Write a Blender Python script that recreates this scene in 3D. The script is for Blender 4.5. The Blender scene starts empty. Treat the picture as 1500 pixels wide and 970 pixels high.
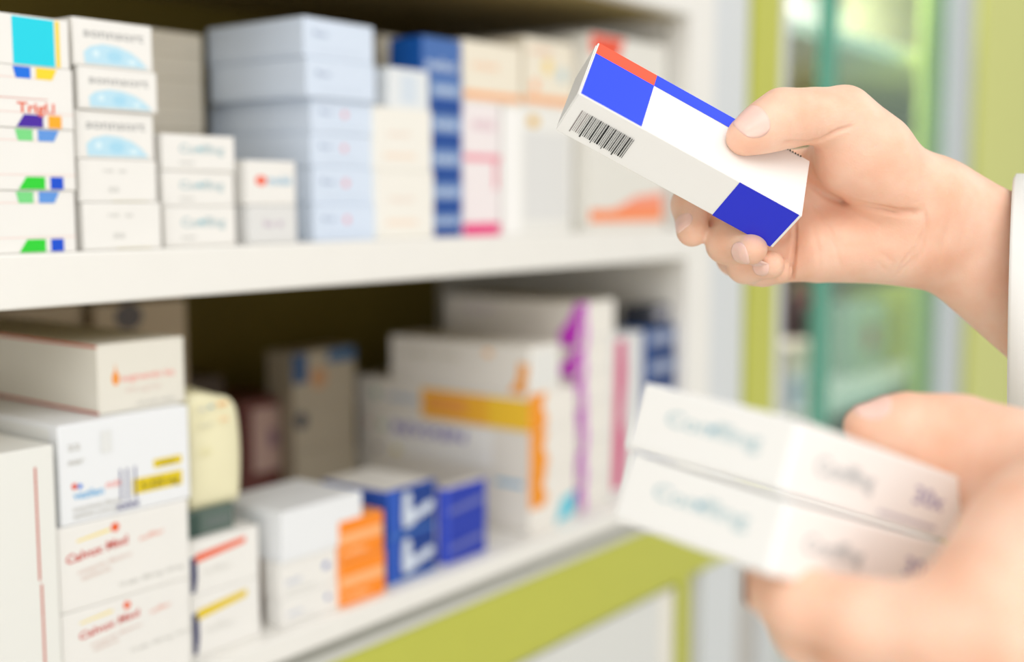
import bpy, bmesh, math, random
import numpy as np
from mathutils import Vector, Matrix
random.seed(7)
SC = bpy.context.scene
COL = SC.collection

# ------------------------------------------------------------------ camera
CAMZ = 1.40
FPX, CX, CY = 1750.0, 750.0, 485.0
PITCH = math.atan(190/1750.0)
TH = math.atan(1350/1750.0*math.cos(PITCH))
Fw = np.array([math.cos(TH)*math.cos(PITCH), math.sin(TH)*math.cos(PITCH), -math.sin(PITCH)])
Rt = np.array([math.sin(TH), -math.cos(TH), 0.0])
Up = np.cross(Rt, Fw)
CAM = np.array([0, 0, CAMZ])
cd = bpy.data.cameras.new('camera'); cam = bpy.data.objects.new('camera', cd); COL.objects.link(cam)
cam.matrix_world = Matrix(((Rt[0], Up[0], -Fw[0], 0), (Rt[1], Up[1], -Fw[1], 0), (Rt[2], Up[2], -Fw[2], CAMZ), (0, 0, 0, 1)))
cd.sensor_width = 36; cd.lens = 36*FPX/1500; cd.clip_start = .02
cd.dof.use_dof = True; cd.dof.focus_distance = .547; cd.dof.aperture_fstop = 2.6
SC.camera = cam

# ------------------------------------------------------------------ light
SC.view_settings.view_transform = 'Standard'; SC.view_settings.look = 'None'
SC.view_settings.exposure = -0.04; SC.view_settings.gamma = 1.0
SC.view_settings.use_curve_mapping = False
W = bpy.data.worlds.new('world'); SC.world = W; W.use_nodes = True
W.node_tree.nodes['Background'].inputs[0].default_value = (1.0, .985, .96, 1)
W.node_tree.nodes['Background'].inputs[1].default_value = .74

def area(name, loc, target, sx, sy, power, color=(1, 1, 1)):
    l = bpy.data.lights.new(name, 'AREA'); l.shape = 'RECTANGLE'; l.size = sx; l.size_y = sy; l.energy = power; l.color = color
    o = bpy.data.objects.new(name, l); COL.objects.link(o)
    o.location = loc; d = Vector(target)-Vector(loc); o.rotation_euler = d.to_track_quat('-Z', 'Y').to_euler()
    return o
area('ceiling_light_key', (-.7, -.8, 2.9), (.7, .5, 1.3), 1.6, 1.6, 23, (1, .985, .96))
area('ceiling_light_aisle', (1.6, -1.3, 2.8), (1.1, .5, 1.2), 1.4, 1.4, 12, (1, .99, .97))
area('left_fill_light', (-1.5, -.9, 1.15), (.9, .45, 1.3), 1.5, 1.3, 16, (1, .99, .98))  # unseen fill, added to lift the carton undersides and shelf interiors

# ------------------------------------------------------------------ helpers
def c2w(x, y, z):              # camera-frame metres (right, down, forward) -> world
    return CAM + Rt*x - Up*y + Fw*z
def px2c(px, py, d): return np.array([(px-CX)/FPX*d, (py-CY)/FPX*d, d])
def px2w(px, py, d): return c2w(*px2c(px, py, d))
def atY(px, py, Y):
    r = Fw + Rt*(px-CX)/FPX - Up*(py-CY)/FPX
    return CAM + r*(Y/r[1])
def depth_to(xc, xb, Y, y=400):   # how deep a side face runs when it spans columns xc..xb
    P = atY(xc, y, Y); r = Fw + Rt*(xb-CX)/FPX - Up*(y-CY)/FPX
    return (r*P[0]/r[0])[1]-Y

MATS = {}
def mat(name, col, rough=.5, spec=.4, noise=0, **kw):
    if name in MATS: return MATS[name]
    m = bpy.data.materials.new(name); m.use_nodes = True; nt = m.node_tree; b = nt.nodes['Principled BSDF']
    b.inputs['Base Color'].default_value = (*col, 1); b.inputs['Roughness'].default_value = rough
    b.inputs['Specular IOR Level'].default_value = spec
    for k, v in kw.items(): b.inputs[k.replace('_', ' ')].default_value = v
    if noise:
        tc = nt.nodes.new('ShaderNodeTexCoord'); n = nt.nodes.new('ShaderNodeTexNoise'); n.inputs['Scale'].default_value = 35
        n.inputs['Detail'].default_value = 5
        mx = nt.nodes.new('ShaderNodeMixRGB'); mx.blend_type = 'MULTIPLY'; mx.inputs[0].default_value = noise
        mx.inputs[1].default_value = (*col, 1); nt.links.new(tc.outputs['Object'], n.inputs['Vector'])
        nt.links.new(n.outputs['Fac'], mx.inputs[2]); nt.links.new(mx.outputs[0], b.inputs['Base Color'])
    MATS[name] = m; return m
def S(r, g, b):                # sRGB 0-255 -> linear
    f = lambda c: (c/255/12.92 if c/255 <= .04045 else ((c/255+.055)/1.055)**2.4)
    return (f(r), f(g), f(b))
def C(r, g, b, rough=.5): return mat('ink_%d_%d_%d' % (r, g, b), S(r, g, b), rough, .35)

WHITE = mat('white_carton', S(238, 236, 231), .42, .35, noise=.05)
BRIGHT = mat('bright_white_carton', S(246, 245, 242), .35, .4)
CREAM = mat('cream_carton', S(236, 228, 210), .5)
PALEBLUE = mat('pale_blue_carton', S(212, 224, 240), .45)
GREYBOX = mat('grey_carton', S(226, 218, 200), .55)
LAM = mat('white_laminate', S(238, 236, 230), .35, .4, noise=.04)
LAMG = mat('grey_laminate', S(214, 218, 220), .4)
LIME = mat('lime_laminate', S(192, 195, 78), .38, .4, noise=.06)
LIMEP = mat('pale_lime_laminate', S(208, 212, 118), .4, .4, noise=.05)
OLIVE = mat('olive_back_board', S(122, 106, 44), .6, .2, noise=.1)  # lime-olive panel, colour darkened to deepen the shade behind the shelves
UNDER = mat('shade_tinted_underside', S(168, 150, 102), .6, .2, noise=.08)  # shade under the white boards, put into the colour as olive
ALU = mat('aluminium_profile', S(205, 212, 216), .32, .5, Metallic=.55)

def mesh_obj(name, verts, faces, mats, midx=None, parent=None, smooth=False, M=None):
    me = bpy.data.meshes.new(name); me.from_pydata([tuple(v) for v in verts], [], [tuple(f) for f in faces])
    for m in (mats if isinstance(mats, (list, tuple)) else [mats]): me.materials.append(m)
    if midx is not None: me.polygons.foreach_set('material_index', list(midx))
    if smooth: me.polygons.foreach_set('use_smooth', [True]*len(me.polygons))
    me.update()
    o = bpy.data.objects.new(name, me); COL.objects.link(o)
    if parent: o.parent = parent
    if M is not None: o.matrix_world = M if not parent else M
    return o
def tag(o, label=None, cat=None, group=None, kind=None):
    if label: o['label'] = label
    if cat: o['category'] = cat
    if group: o['group'] = group
    if kind: o['kind'] = kind
    return o
def empty(name, loc=(0, 0, 0)):
    o = bpy.data.objects.new(name, None); COL.objects.link(o); o.location = loc; o.empty_display_size = .02; return o

class MB:
    """collects geometry with material slots, builds ONE mesh object"""
    def __init__(s): s.v = []; s.f = []; s.m = []; s.mats = []
    def slot(s, m):
        if m not in s.mats: s.mats.append(m)
        return s.mats.index(m)
    def add(s, verts, faces, m):
        k = len(s.v); i = s.slot(m); s.v += [tuple(v) for v in verts]
        for f in faces: s.f.append(tuple(k+j for j in f)); s.m.append(i)
    def box(s, x0, y0, z0, x1, y1, z1, m, bev=.0005):
        bm = bmesh.new(); bmesh.ops.create_cube(bm, size=1)
        for v in bm.verts:
            v.co = Vector(((x0+x1)/2+v.co.x*(x1-x0), (y0+y1)/2+v.co.y*(y1-y0), (z0+z1)/2+v.co.z*(z1-z0)))
        if bev: bmesh.ops.bevel(bm, geom=bm.edges[:], offset=bev, segments=2, affect='EDGES', profile=.5)
        bm.verts.index_update()
        s.add([v.co.copy() for v in bm.verts], [[v.index for v in f.verts] for f in bm.faces], m); bm.free()
    def build(s, name, parent=None, smooth=False):
        return mesh_obj(name, s.v, s.f, s.mats, s.m, parent, smooth)

_T = {}
def text_geo(t):
    if t in _T: return _T[t]
    cu = bpy.data.curves.new('tmp_text', 'FONT'); cu.body = t; cu.size = 1; cu.resolution_u = 2; cu.offset = .022
    o = bpy.data.objects.new('tmp_text', cu); COL.objects.link(o)
    dg = bpy.context.evaluated_depsgraph_get(); dg.update()
    me = bpy.data.meshes.new_from_object(o.evaluated_get(dg))
    v = np.array([p.co[:2] for p in me.vertices]); f = [tuple(p.vertices) for p in me.polygons]
    bpy.data.objects.remove(o); bpy.data.meshes.remove(me); bpy.data.curves.remove(cu)
    v[:, 0] -= v[:, 0].min(); _T[t] = (v, f, v[:, 0].max()); return _T[t]

def face_map(face, W, D, H, off):
    """(u right, v up) in metres on a face -> local xyz, as seen from outside"""
    if face == 'F': return lambda u, v: (u, -off, v)
    if face == 'L': return lambda u, v: (-off, D-u, v)
    if face == 'T': return lambda u, v: (u, v, H+off)
    if face == 'B': return lambda u, v: (u, D-v, -off)
    if face == 'R': return lambda u, v: (W+off, u, v)
def face_size(face, W, D, H): return {'F': (W, H), 'L': (D, H), 'R': (D, H), 'T': (W, D), 'B': (W, D)}[face]

def put_prints(mb, prints, face, W, D, H, off):
    fw, fh = face_size(face, W, D, H)
    n = 0
    for pr in prints:
        if pr[0] != face: continue
        n += 1; fm = face_map(face, W, D, H, off+n*.00002)
        k = pr[1]
        if k == 'rect':
            u0, v0, u1, v1 = pr[2]; q = [(u0, v0), (u1, v0), (u1, v1), (u0, v1)]
            mb.add([fm(u*fw, v*fh) for u, v in q], [(0, 1, 2, 3)], pr[3])
        elif k == 'poly':
            q = pr[2]; mb.add([fm(u*fw, v*fh) for u, v in q], [tuple(range(len(q)))], pr[3])
        elif k == 'dot':       # centre, radius as a share of face height, optional stretch
            u, v, r = pr[2][:3]; sx = pr[2][3] if len(pr[2]) > 3 else 1
            q = [(u*fw+r*fh*sx*math.cos(a), v*fh+r*fh*math.sin(a)) for a in [i*math.pi/12 for i in range(24)]]
            mb.add([fm(*p) for p in q], [tuple(range(24))], pr[3])
        elif k == 'text':      # string, left u, baseline v, letter height (share of face height), max width share, slope
            t, u, v, h, wmax = pr[2][:5]; sl = pr[2][5] if len(pr[2]) > 5 else 0
            tv, tf, tw = text_geo(t); sc = h*fh/.72; sx = sc
            sx = min(wmax*fw/tw, sx*1.7)
            mb.add([fm(u*fw+a*sx, v*fh+b*sc+a*sx*sl) for a, b in tv], tf, pr[3])

def carton(name, label, cat, group, M, W, D, H, base, prints=(), flap=None, bev=.0006):
    """one carton; local x right, y deep, z up from the front left bottom corner; M places that corner"""
    mb = MB(); mb.box(0, 0, 0, W, D, H, base, bev)
    faces = {p[0] for p in prints}
    for fc in faces:
        if fc != flap: put_prints(mb, prints, fc, W, D, H, .00012)
    # glued seam along the back edge of the top
    o = mb.build(name); o.matrix_world = M
    tag(o, label, cat, group)
    if flap:
        fb = MB(); m = .0011; t = .0004
        if flap == 'F': fb.box(m, -t, m, W-m, .0001, H-m, base, .00018)
        elif flap == 'L': fb.box(-t, m, m, .0001, D-m, H-m, base, .00018)
        elif flap == 'R': fb.box(W-.0001, m, m, W+t, D-m, H-m, base, .00018)
        put_prints(fb, prints, flap, W, D, H, t+.0001)
        f = fb.build('tuck_flap', o)
    return o

# ------------------------------------------------------------------ setting
Y0 = .59
ZU, ZUb = CAMZ-.0277, CAMZ-.0570       # upper shelf board
ZL, ZLb = CAMZ-.2865, CAMZ-.3035       # lower board
ZT = CAMZ+.1815                         # underside of the top board
XE, XE2 = 1.0587, 1.190                 # end panel
YB = Y0+.33
XS = -.55                               # where the run of shelves starts, out of view

fl = MB(); fl.box(-3, -3, -.05, 4.5, 2.2, 0, mat('floor_tile', S(232, 228, 220), .35, .4, noise=.1), 0)
tag(fl.build('floor'), kind='structure')
wl = MB(); wl.box(-3, 1.25, 0, 4.5, 1.35, 3.0, mat('wall_paint', S(228, 226, 218), .7), 0)
tag(wl.build('wall_back'), kind='structure')

unit = empty('shelving_unit', (XS, Y0, 0))
tag(unit, 'white pharmacy shelving unit with a lime green rail, full of medicine boxes', 'shelf unit')
inv = Matrix.Translation((-XS, -Y0, 0))
def part(name, mb, parent=unit):
    o = mb.build(name, parent); o.matrix_parent_inverse = inv if parent is unit else Matrix(); return o
def boxpart(name, x0, y0, z0, x1, y1, z1, m, bev=.001, parent=unit, extra=None):
    mb = MB(); mb.box(x0, y0, z0, x1, y1, z1, m, bev)
    if extra: extra(mb)
    return part(name, mb, parent)
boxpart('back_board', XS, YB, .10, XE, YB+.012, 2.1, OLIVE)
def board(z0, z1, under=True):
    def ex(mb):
        if under: mb.box(XS, Y0+.016, z0-.0012, XE-.001, YB-.001, z0+.0005, UNDER, 0)  # thin olive sheet standing in for shade below the white board
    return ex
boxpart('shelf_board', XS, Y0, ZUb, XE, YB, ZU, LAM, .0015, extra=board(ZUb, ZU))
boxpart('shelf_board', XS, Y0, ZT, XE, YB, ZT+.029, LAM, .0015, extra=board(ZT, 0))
boxpart('worktop_board', XS, Y0-.004, ZLb, XE+.02, YB, ZL, LAM, .0015)
boxpart('top_board', XS, Y0, 2.07, XE2, YB, 2.1, LAM)
boxpart('side_panel', XS-.02, Y0, .1, XS, YB+.012, 2.1, LAM)
boxpart('end_panel', XE, Y0, ZL, XE+.05, YB+.012, 2.1, LAM)
boxpart('end_post', XE+.05, Y0+.003, .1, XE2, YB+.012, 2.1, LAMG)
boxpart('handle_groove', XS, Y0+.004, ZLb-.0105, XE+.02, Y0+.03, ZLb, mat('groove_grey', S(176, 176, 168), .4, .5, Metallic=.3), .0003)
boxpart('metal_strip', XS, Y0-.002, CAMZ-.3195, XE+.03, Y0+.03, ZLb-.0105, mat('light_strip', S(206, 206, 198), .4, .5), .0006)
boxpart('lime_rail', XS, Y0, CAMZ-.389, XE2, Y0+.03, CAMZ-.3195, LIME, .001)
boxpart('lime_stile', XE-.006, Y0, .1, XE+.018, Y0+.03, CAMZ-.389, LIME, .001)
for i in range(3):
    x1 = XE-.014-i*.5; x0 = x1-.485
    d = boxpart('cabinet_door', x0, Y0+.004, .13, x1, Y0+.022, CAMZ-.394, mat('door_front', S(222, 223, 220), .35, .4), .001)
    e = boxpart('edge_strip', x1-.024, Y0+.002, .13, x1+.001, Y0+.006, CAMZ-.394, mat('door_edge', S(236, 232, 222), .4), .0005, parent=d)
    h = MB(); h.box(x0+.06, Y0-.02, CAMZ-.47, x0+.072, Y0-.008, CAMZ-.35-.25, ALU, .003)
    h.box(x0+.06, Y0-.012, CAMZ-.48, x0+.072, Y0+.005, CAMZ-.47, ALU, .002); h.box(x0+.06, Y0-.012, CAMZ-.60, x0+.072, Y0+.005, CAMZ-.59, ALU, .002)
    part('handle', h, d)
boxpart('carcass', XS, Y0+.03, .1, XE2, YB+.012, ZLb-.03, mat('carcass_grey', S(186, 186, 182), .5), .001)
boxpart('plinth', XS, Y0+.06, 0, XE2, YB, .1, mat('plinth_grey', S(120, 120, 118), .5), .001)
boxpart('corner_filler', XE+.018, Y0+.012, .1, XE2+.001, Y0+.03, CAMZ-.389, mat('filler_grey', S(190, 187, 182), .45), .001)
# shelf pin hole in the end panel under the top board
pin = MB(); a = [(XE-.0006, Y0+.028+.003*math.cos(t), ZT-.012+.003*math.sin(t)) for t in np.linspace(0, 2*math.pi, 17)[:-1]]
pin.add(a, [tuple(range(16))], mat('pin_dark', S(110, 104, 60), .5)); part('shelf_pin', pin)

# second unit: lime framed cabinet with a sliding glass door
XG = XE2
XG = XE2+.002
cab = empty('glass_cabinet', (XG, Y0, 0)); tag(cab, 'lime green framed cabinet with sliding glass door, right of the white shelves', 'cabinet')
inv2 = Matrix.Translation((-XG, -Y0, 0))
def cpart(name, x0, y0, z0, x1, y1, z1, m, bev=.001, parent=cab):
    mb = MB(); mb.box(x0, y0, z0, x1, y1, z1, m, bev); o = mb.build(name, parent)
    o.matrix_parent_inverse = inv2 if parent is cab else Matrix(); return o
XL = 1.262
cpart('lime_stile', XG+.001, Y0-.002, CAMZ-.36, XL, Y0+.03, 2.1, LIME)
cpart('inner_post', XL, Y0, .1, XL+.022, Y0+.05, 2.1, LAMG)
cpart('back_board', XL, Y0+.36, .1, 3.6, Y0+.372, 2.1, mat('cab_back', S(176, 164, 146), .6, .3, noise=.15))
SHELVES = (ZT+.045, CAMZ-.058, CAMZ-.275)
SH = [cpart('shelf_board', XL+.001, Y0+.05, z-.02, 3.5, Y0+.359, z, LAM) for z in SHELVES[:1]+SHELVES[2:]]
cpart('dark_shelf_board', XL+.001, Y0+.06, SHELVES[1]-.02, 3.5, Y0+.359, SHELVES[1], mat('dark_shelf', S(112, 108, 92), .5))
cpart('cabinet_base', XL, Y0+.05, .1, 3.5, Y0+.36, CAMZ-.36, mat('cab_base', S(176, 178, 176), .5))
XD = atY(1386, 300, Y0+.03)[0]; XD0 = atY(1338, 300, Y0+.03)[0]
cpart('inner_stile', XD0, Y0+.022, CAMZ-.35, XD-.001, Y0+.03, 2.07, LIMEP)
cpart('inner_divider', XD, Y0+.03, CAMZ-.35, XD+.015, Y0+.062, 2.07, LIME)
area('cabinet_fill_light', (1.9, Y0+.10, 2.05), (1.9, Y0+.14, 1.0), 1.1, .05, 16, (1, .98, .94)).data.spread = 2.2  # added fill to brighten the dark cabinet interior, no fitting modelled
area('cabinet_fill_light', (1.85, Y0+.075, SHELVES[0]-.024), (1.85, Y0+.17, .9), .9, .012, 1.2, (1, .97, .92))  # added fill below the top shelf, lifts the boxes behind the glass
area('cabinet_fill_light', (1.85, Y0+.085, SHELVES[1]-.024), (1.85, Y0+.18, .9), .9, .012, .7, (1, .97, .92))  # added fill below the middle shelf
G = bpy.data.materials.new('green_glass'); G.use_nodes = True; nt = G.node_tree; nt.nodes.clear()
out = nt.nodes.new('ShaderNodeOutputMaterial'); mx = nt.nodes.new('ShaderNodeMixShader'); tr = nt.nodes.new('ShaderNodeBsdfTransparent')
gl = nt.nodes.new('ShaderNodeBsdfPrincipled'); fr = nt.nodes.new('ShaderNodeFresnel'); fr.inputs[0].default_value = 1.5
tr.inputs[0].default_value = (.84, .95, .91, 1); gl.inputs['Base Color'].default_value = (*S(186, 206, 196), 1); gl.inputs['Roughness'].default_value = .12
ad = nt.nodes.new('ShaderNodeMath'); ad.inputs[1].default_value = .16; nt.links.new(fr.outputs[0], ad.inputs[0])
mx.inputs[0].default_value = .15; nt.links.new(tr.outputs[0], mx.inputs[1]); nt.links.new(gl.outputs[0], mx.inputs[2]); nt.links.new(mx.outputs[0], out.inputs[0])
gd = cpart('glass_door', 1.412, Y0+.012, CAMZ-.36, 1.86, Y0+.018, 2.07, G, .0005)
cpart('glass_edge', 1.405, Y0+.0115, CAMZ-.36, 1.452, Y0+.0185, 2.07, mat('glass_edge_green', S(62, 150, 122), .15, .6), .001, parent=gd)
cpart('aluminium_frame', 1.86, Y0+.004, CAMZ-.37, 1.985, Y0+.026, 2.07, ALU, .002, parent=gd)
cpart('lime_door', 1.992, Y0-.004, .13, 2.9, Y0+.02, 2.08, LIMEP)
cpart('lower_panel', XG+.002, Y0+.012, .1, XL, Y0+.03, CAMZ-.361, mat('filler_grey', S(190, 187, 182), .45))
cpart('lower_door', XL+.01, Y0+.03, .13, 1.985, Y0+.05, CAMZ-.37, mat('door_grey', S(196, 200, 196), .4))
cpart('top_board', XG, Y0, 2.08, 3.5, Y0+.37, 2.11, LAM)

# ------------------------------------------------------------------ stacks of boxes
ORD = ['topmost', 'second from top', 'third from top', 'fourth from top', 'fifth from top', 'sixth from top']
def stack(desc, where, group, xc, xr, Y, zb, tops, D, base, prints=(), flap=None, yaw=0, jit=.0008, yref=None, xb=None):
    """tops: image rows of each box top at the stack's front left edge, bottom box first"""
    yref = yref or tops[0]
    P = atY(xc, yref, Y); P2 = atY(xr, yref, Y); Wd = P2[0]-P[0]
    if xb is not None: D = min(depth_to(xc, xb, Y), YB-Y-.006)
    z = zb; n = len(tops); res = []
    for i, t in enumerate(tops):
        px = xc + 0
        zt = atY(px, t, Y)[2]; H = zt-z
        pr = prints[i] if prints and isinstance(prints[0], list) else prints
        bs = base[i] if isinstance(base, list) else base
        ds = desc[i] if isinstance(desc, list) else desc
        if n == 1 or where == 'tall tower': lab = '%s, %s' % (ds, where)
        else:
            o_ = ORD[n-1-i] if i > 0 or n > 7 else 'bottom'
            lab = '%s, %s, %s' % (ds, o_, where)
        r = yaw+random.uniform(-.012, .012)
        M = Matrix.Translation((P[0]+random.uniform(-jit, jit), Y+random.uniform(0, jit*2), z+.0001)) @ Matrix.Rotation(r, 4, 'Z')
        res.append(carton('medicine_box', lab, 'box', group, M, Wd-.0012, D, H-.0002, bs, pr, flap))
        z = zt
    return res
G_UP = 'medicine boxes on the upper shelf'; G_LO = 'medicine boxes on the lower shelf'; G_CAB = 'boxes inside the glass cabinet'

grey1 = C(176, 176, 174); grey2 = C(206, 205, 200); lblue = C(186, 222, 238); pinkl = C(240, 208, 200); redp = C(214, 90, 60)
# leftmost striped boxes
gr, gr2, bl, bl2, ye, cy = C(44, 205, 52), C(120, 214, 132), C(16, 78, 205), C(96, 150, 222), C(252, 212, 48), C(26, 208, 228)
or_, pu = C(250, 170, 40), C(72, 36, 160)
def Lp(top, bot, extra=()):
    p = [('F', 'rect', (.0, .80, .80, .812), pinkl), ('F', 'rect', (.0, .245, 1.0, .257), pinkl)]
    if top: p += [('F', 'poly', [(.55+.02, .80), (.68, .80), (.68, .985), (.55, .985)], top[0]), ('F', 'poly', [(.72, .80), (.84, .80), (.88, .985), (.72, .985)], top[1])]
    if bot: p += [('F', 'poly', [(.56, .015), (.76, .015), (.76, .22), (.62, .22)], bot[0]), ('F', 'poly', [(.80, .015), (.90, .015), (.90, .22), (.80, .22)], bot[1])]
    return p+list(extra)
P1 = [Lp((gr2, bl2), (gr, bl)), Lp((gr2, bl2), (gr, bl)),
      Lp((C(16, 110, 225), ye), (pu, or_), [('F', 'text', ('Trigl.l', .57, .25, .17, .28), C(232, 110, 80)), ('F', 'rect', (.3, .47, .80, .478), redp)]),
      [('F', 'rect', (.57, .02, .885, .96), cy), ('F', 'rect', (.895, .02, .925, .96), ye)]]
stack(['white box with green and blue blocks', 'white box with green and blue blocks', 'white box, yellow, purple and orange blocks', 'white box with large cyan square'],
      'far left, upper shelf', G_UP, -90, 114, Y0+.004, ZU, [278, 181, 84, 5], .09, WHITE, P1, None)
# "sonnsort" boxes on two plain boxes
PS = [('F', 'text', ('sonnsort', .12, .62, .20, .76), grey1), ('F', 'poly', [(.13, .06), (.12, .30), (.20, .42), (.36, .49), (.54, .47), (.70, .38), (.82, .24), (.92, .06)], lblue), ('F', 'dot', (.5, .25, .12, 1.6), C(166, 214, 236)), ('F', 'dot', (.27, .28, .08), C(214, 236, 244)), ('F', 'dot', (.72, .17, .06, 1.8), C(214, 236, 244))]
PP = [('F', 'text', ('ret  ea', .3, .70, .1, .5), grey2), ('F', 'text', ('ss', .36, .25, .16, .2), grey2), ('F', 'rect', (.4, .02, .85, .035), C(224, 216, 180))]
stack(['plain white box with faint print']*2+['white box, grey lettering, pale blue swoosh']*3, 'right of the blocked boxes',
      G_UP, 120, 236, Y0+.006, ZU, [297, 232, 159, 96, 25], .075, WHITE, [PP, PP, PS, PS, PS], 'F', jit=.0015)
# grey boxes behind
stack('dull beige box in shade', 'behind the swoosh boxes', G_UP, 212, 303, Y0+.12, ZU, [226, 187, 148, 112, 75, 40], .10, GREYBOX, [('F', 'rect', (.1, .45, .9, .47), C(180, 172, 158))])
# three small white
PC = [('F', 'text', ('Conffing', .22, .50, .24, .62), C(176, 196, 200)), ('F', 'dot', (.5, .62, .06), C(120, 190, 205)), ('F', 'rect', (.22, .2, .42, .26), grey2)]
stack('small white box, faint teal lettering', 'right of the swoosh boxes', G_UP, 242, 349, Y0+.012, ZU, [303, 250, 195], .06, WHITE, PC, 'F')
# pale blue six
def PB(dot): 
    p = [('F', 'text', ('Rcn', .14, .55, .14, .25), C(150, 164, 190)), ('L', 'rect', (.1, .08, .9, .1), C(190, 204, 222)), ('F', 'rect', (.2, .2, .8, .22), C(198, 210, 226))]
    if dot: p += [('F', 'dot', (.52, .58, .10), C(236, 150, 160))]
    return p
stack('pale blue box with pink dot', 'under two wider blue boxes', G_UP, 459, 552, Y0+.026, ZU, [300, 244, 194, 143], 0, PALEBLUE, PB(1), None, xb=312)
s5 = stack('wide pale blue box', 'on the pink dotted pale blue boxes', G_UP, 448, 552, Y0+.022, atY(459, 143, Y0+.026)[2], [82, 23], 0, PALEBLUE, PB(0), None, xb=310)
# two small
stack(['small greyish white box', 'small white box with red dot and blue word'], 'before the pale blue stack', G_UP, 364, 437, Y0+.012, ZU, [301, 234], .055, [mat('grey_white_carton', S(222, 222, 220), .5), WHITE],
      [[('F', 'text', ('iu z', .3, .45, .2, .5), C(190, 170, 190))], [('F', 'dot', (.28, .55, .11, 1.5), C(240, 100, 70)), ('F', 'text', ('medak', .42, .47, .2, .5), C(150, 190, 215))]], 'F')
# cream boxes
PCR = [('F', 'text', ('varsol', .2, .55, .09, .5), C(236, 214, 200)), ('F', 'rect', (.15, .2, .7, .28), C(240, 222, 205))]
stack('cream white box', 'between the pale blue and dark blue stacks', G_UP, 553, 636, Y0+.022, ZU, [250, 155], .09, mat('cream_white', S(238, 235, 226), .45), PCR)
stack('small pale grey box', 'on two cream boxes, left of the dark blue stack', G_UP, 570, 630, Y0+.026, atY(553, 155, Y0+.022)[2], [97], .06, mat('pale_grey_carton', S(226, 230, 232), .45), [('F', 'rect', (.3, .15, .7, .85), C(210, 220, 230))])
# dark blue stack
nav = C(22, 72, 150); nav2 = C(70, 110, 176); wgr = C(190, 204, 222)
PN = [('F', 'rect', (.0, .0, 1, .42), nav), ('F', 'text', ('mebut', .1, .55, .26, .75), wgr), ('F', 'rect', (0, .9, 1, 1), nav2)]
stack('dark blue box with pale lettering', 'left of the pink lined box', G_UP, 634, 679, Y0+.03, ZU, [312, 265, 215, 163, 113], .08, mat('mid_blue_carton', S(120, 150, 198), .45), PN)
stack('larger dark blue box with solid blue side', 'on top of the dark blue stack', G_UP, 619, 677, Y0+.032, atY(634, 113, Y0+.03)[2], [51], 0, mat('blue_carton', S(16, 84, 166), .45),
      [('F', 'rect', (0, 0, 1, 1), nav2), ('F', 'text', ('mebut', .1, .2, .3, .8), wgr)], xb=572)
stack('narrow pale box standing in shade', 'behind the dark blue box with a solid side', G_UP, 560, 590, Y0+.1, ZU, [50], .08, CREAM)
# pink / cream big boxes
pk, mg, og = C(236, 150, 165), C(232, 60, 130), C(244, 170, 110)
stack('tall white box with pink lines and magenta foot', 'right of the dark blue stack', G_UP, 680, 736, Y0+.03, ZU, [147], .09, mat('pinkish_white', S(238, 230, 230), .45),
      [('F', 'rect', (0, .0, .98, .09), mg), ('F', 'rect', (0, .56, 1, .61), pk), ('F', 'rect', (.82, .35, .92, .6), pk), ('F', 'text', ('ena', .25, .8, .1, .6), C(224, 190, 200))])
stack('cream box with an orange band', 'on top of the tall pink lined box', G_UP, 680, 766, Y0+.03, atY(680, 147, Y0+.03)[2], [56], .09, CREAM,
      [('F', 'rect', (0, .06, 1, .17), og), ('F', 'text', ('crsot', .15, .55, .14, .6), C(244, 196, 160))])
stack('tall plain white box with yellow blot', 'under the cream colour-flecked box', G_UP, 739, 843, Y0+.032, ZU, [150], .10, mat('soft_white', S(234, 233, 228), .5),
      [('F', 'rect', (0, 0, .24, 1), BRIGHT), ('F', 'dot', (.42, .88, .045, 1.7), C(226, 180, 70)), ('F', 'rect', (.3, .1, .95, .8), C(222, 222, 220))])
stack('cream box with pastel orange and yellow flecks', 'on the tall plain white box', G_UP, 770, 844, Y0+.032, atY(739, 150, Y0+.032)[2], [52], .10, CREAM,
      [('F', 'rect', (0, .04, 1, .15), og), ('F', 'dot', (.2, .3, .09), C(246, 176, 130)), ('F', 'dot', (.45, .6, .12), C(240, 214, 140)), ('F', 'dot', (.75, .5, .12), C(190, 210, 214)), ('F', 'text', ('oroka', .1, .78, .1, .7), C(240, 190, 160))])
stack('tall white carton, red top corner, orange foot band', 'right end of upper shelf', G_UP, 866, 978, Y0+.018, ZU, [46], .16, mat('warm_white', S(226, 224, 216), .5),
      [('F', 'rect', (.0, .05, .97, .11), C(246, 140, 80)), ('F', 'poly', [(.3, .11), (.97, .11), (.97, .2), (.6, .18)], C(244, 150, 120)), ('F', 'poly', [(0, .9), (.32, .86), (.42, .99), (.0, .99)], C(232, 84, 54)), ('F', 'text', ('orelox', .2, .5, .06, .6), C(206, 208, 206))])

# ---- lower shelf
dkred = C(196, 80, 56); mred = C(206, 86, 62)
fnt = C(200, 198, 192)
Yn = Y0+.004
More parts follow.
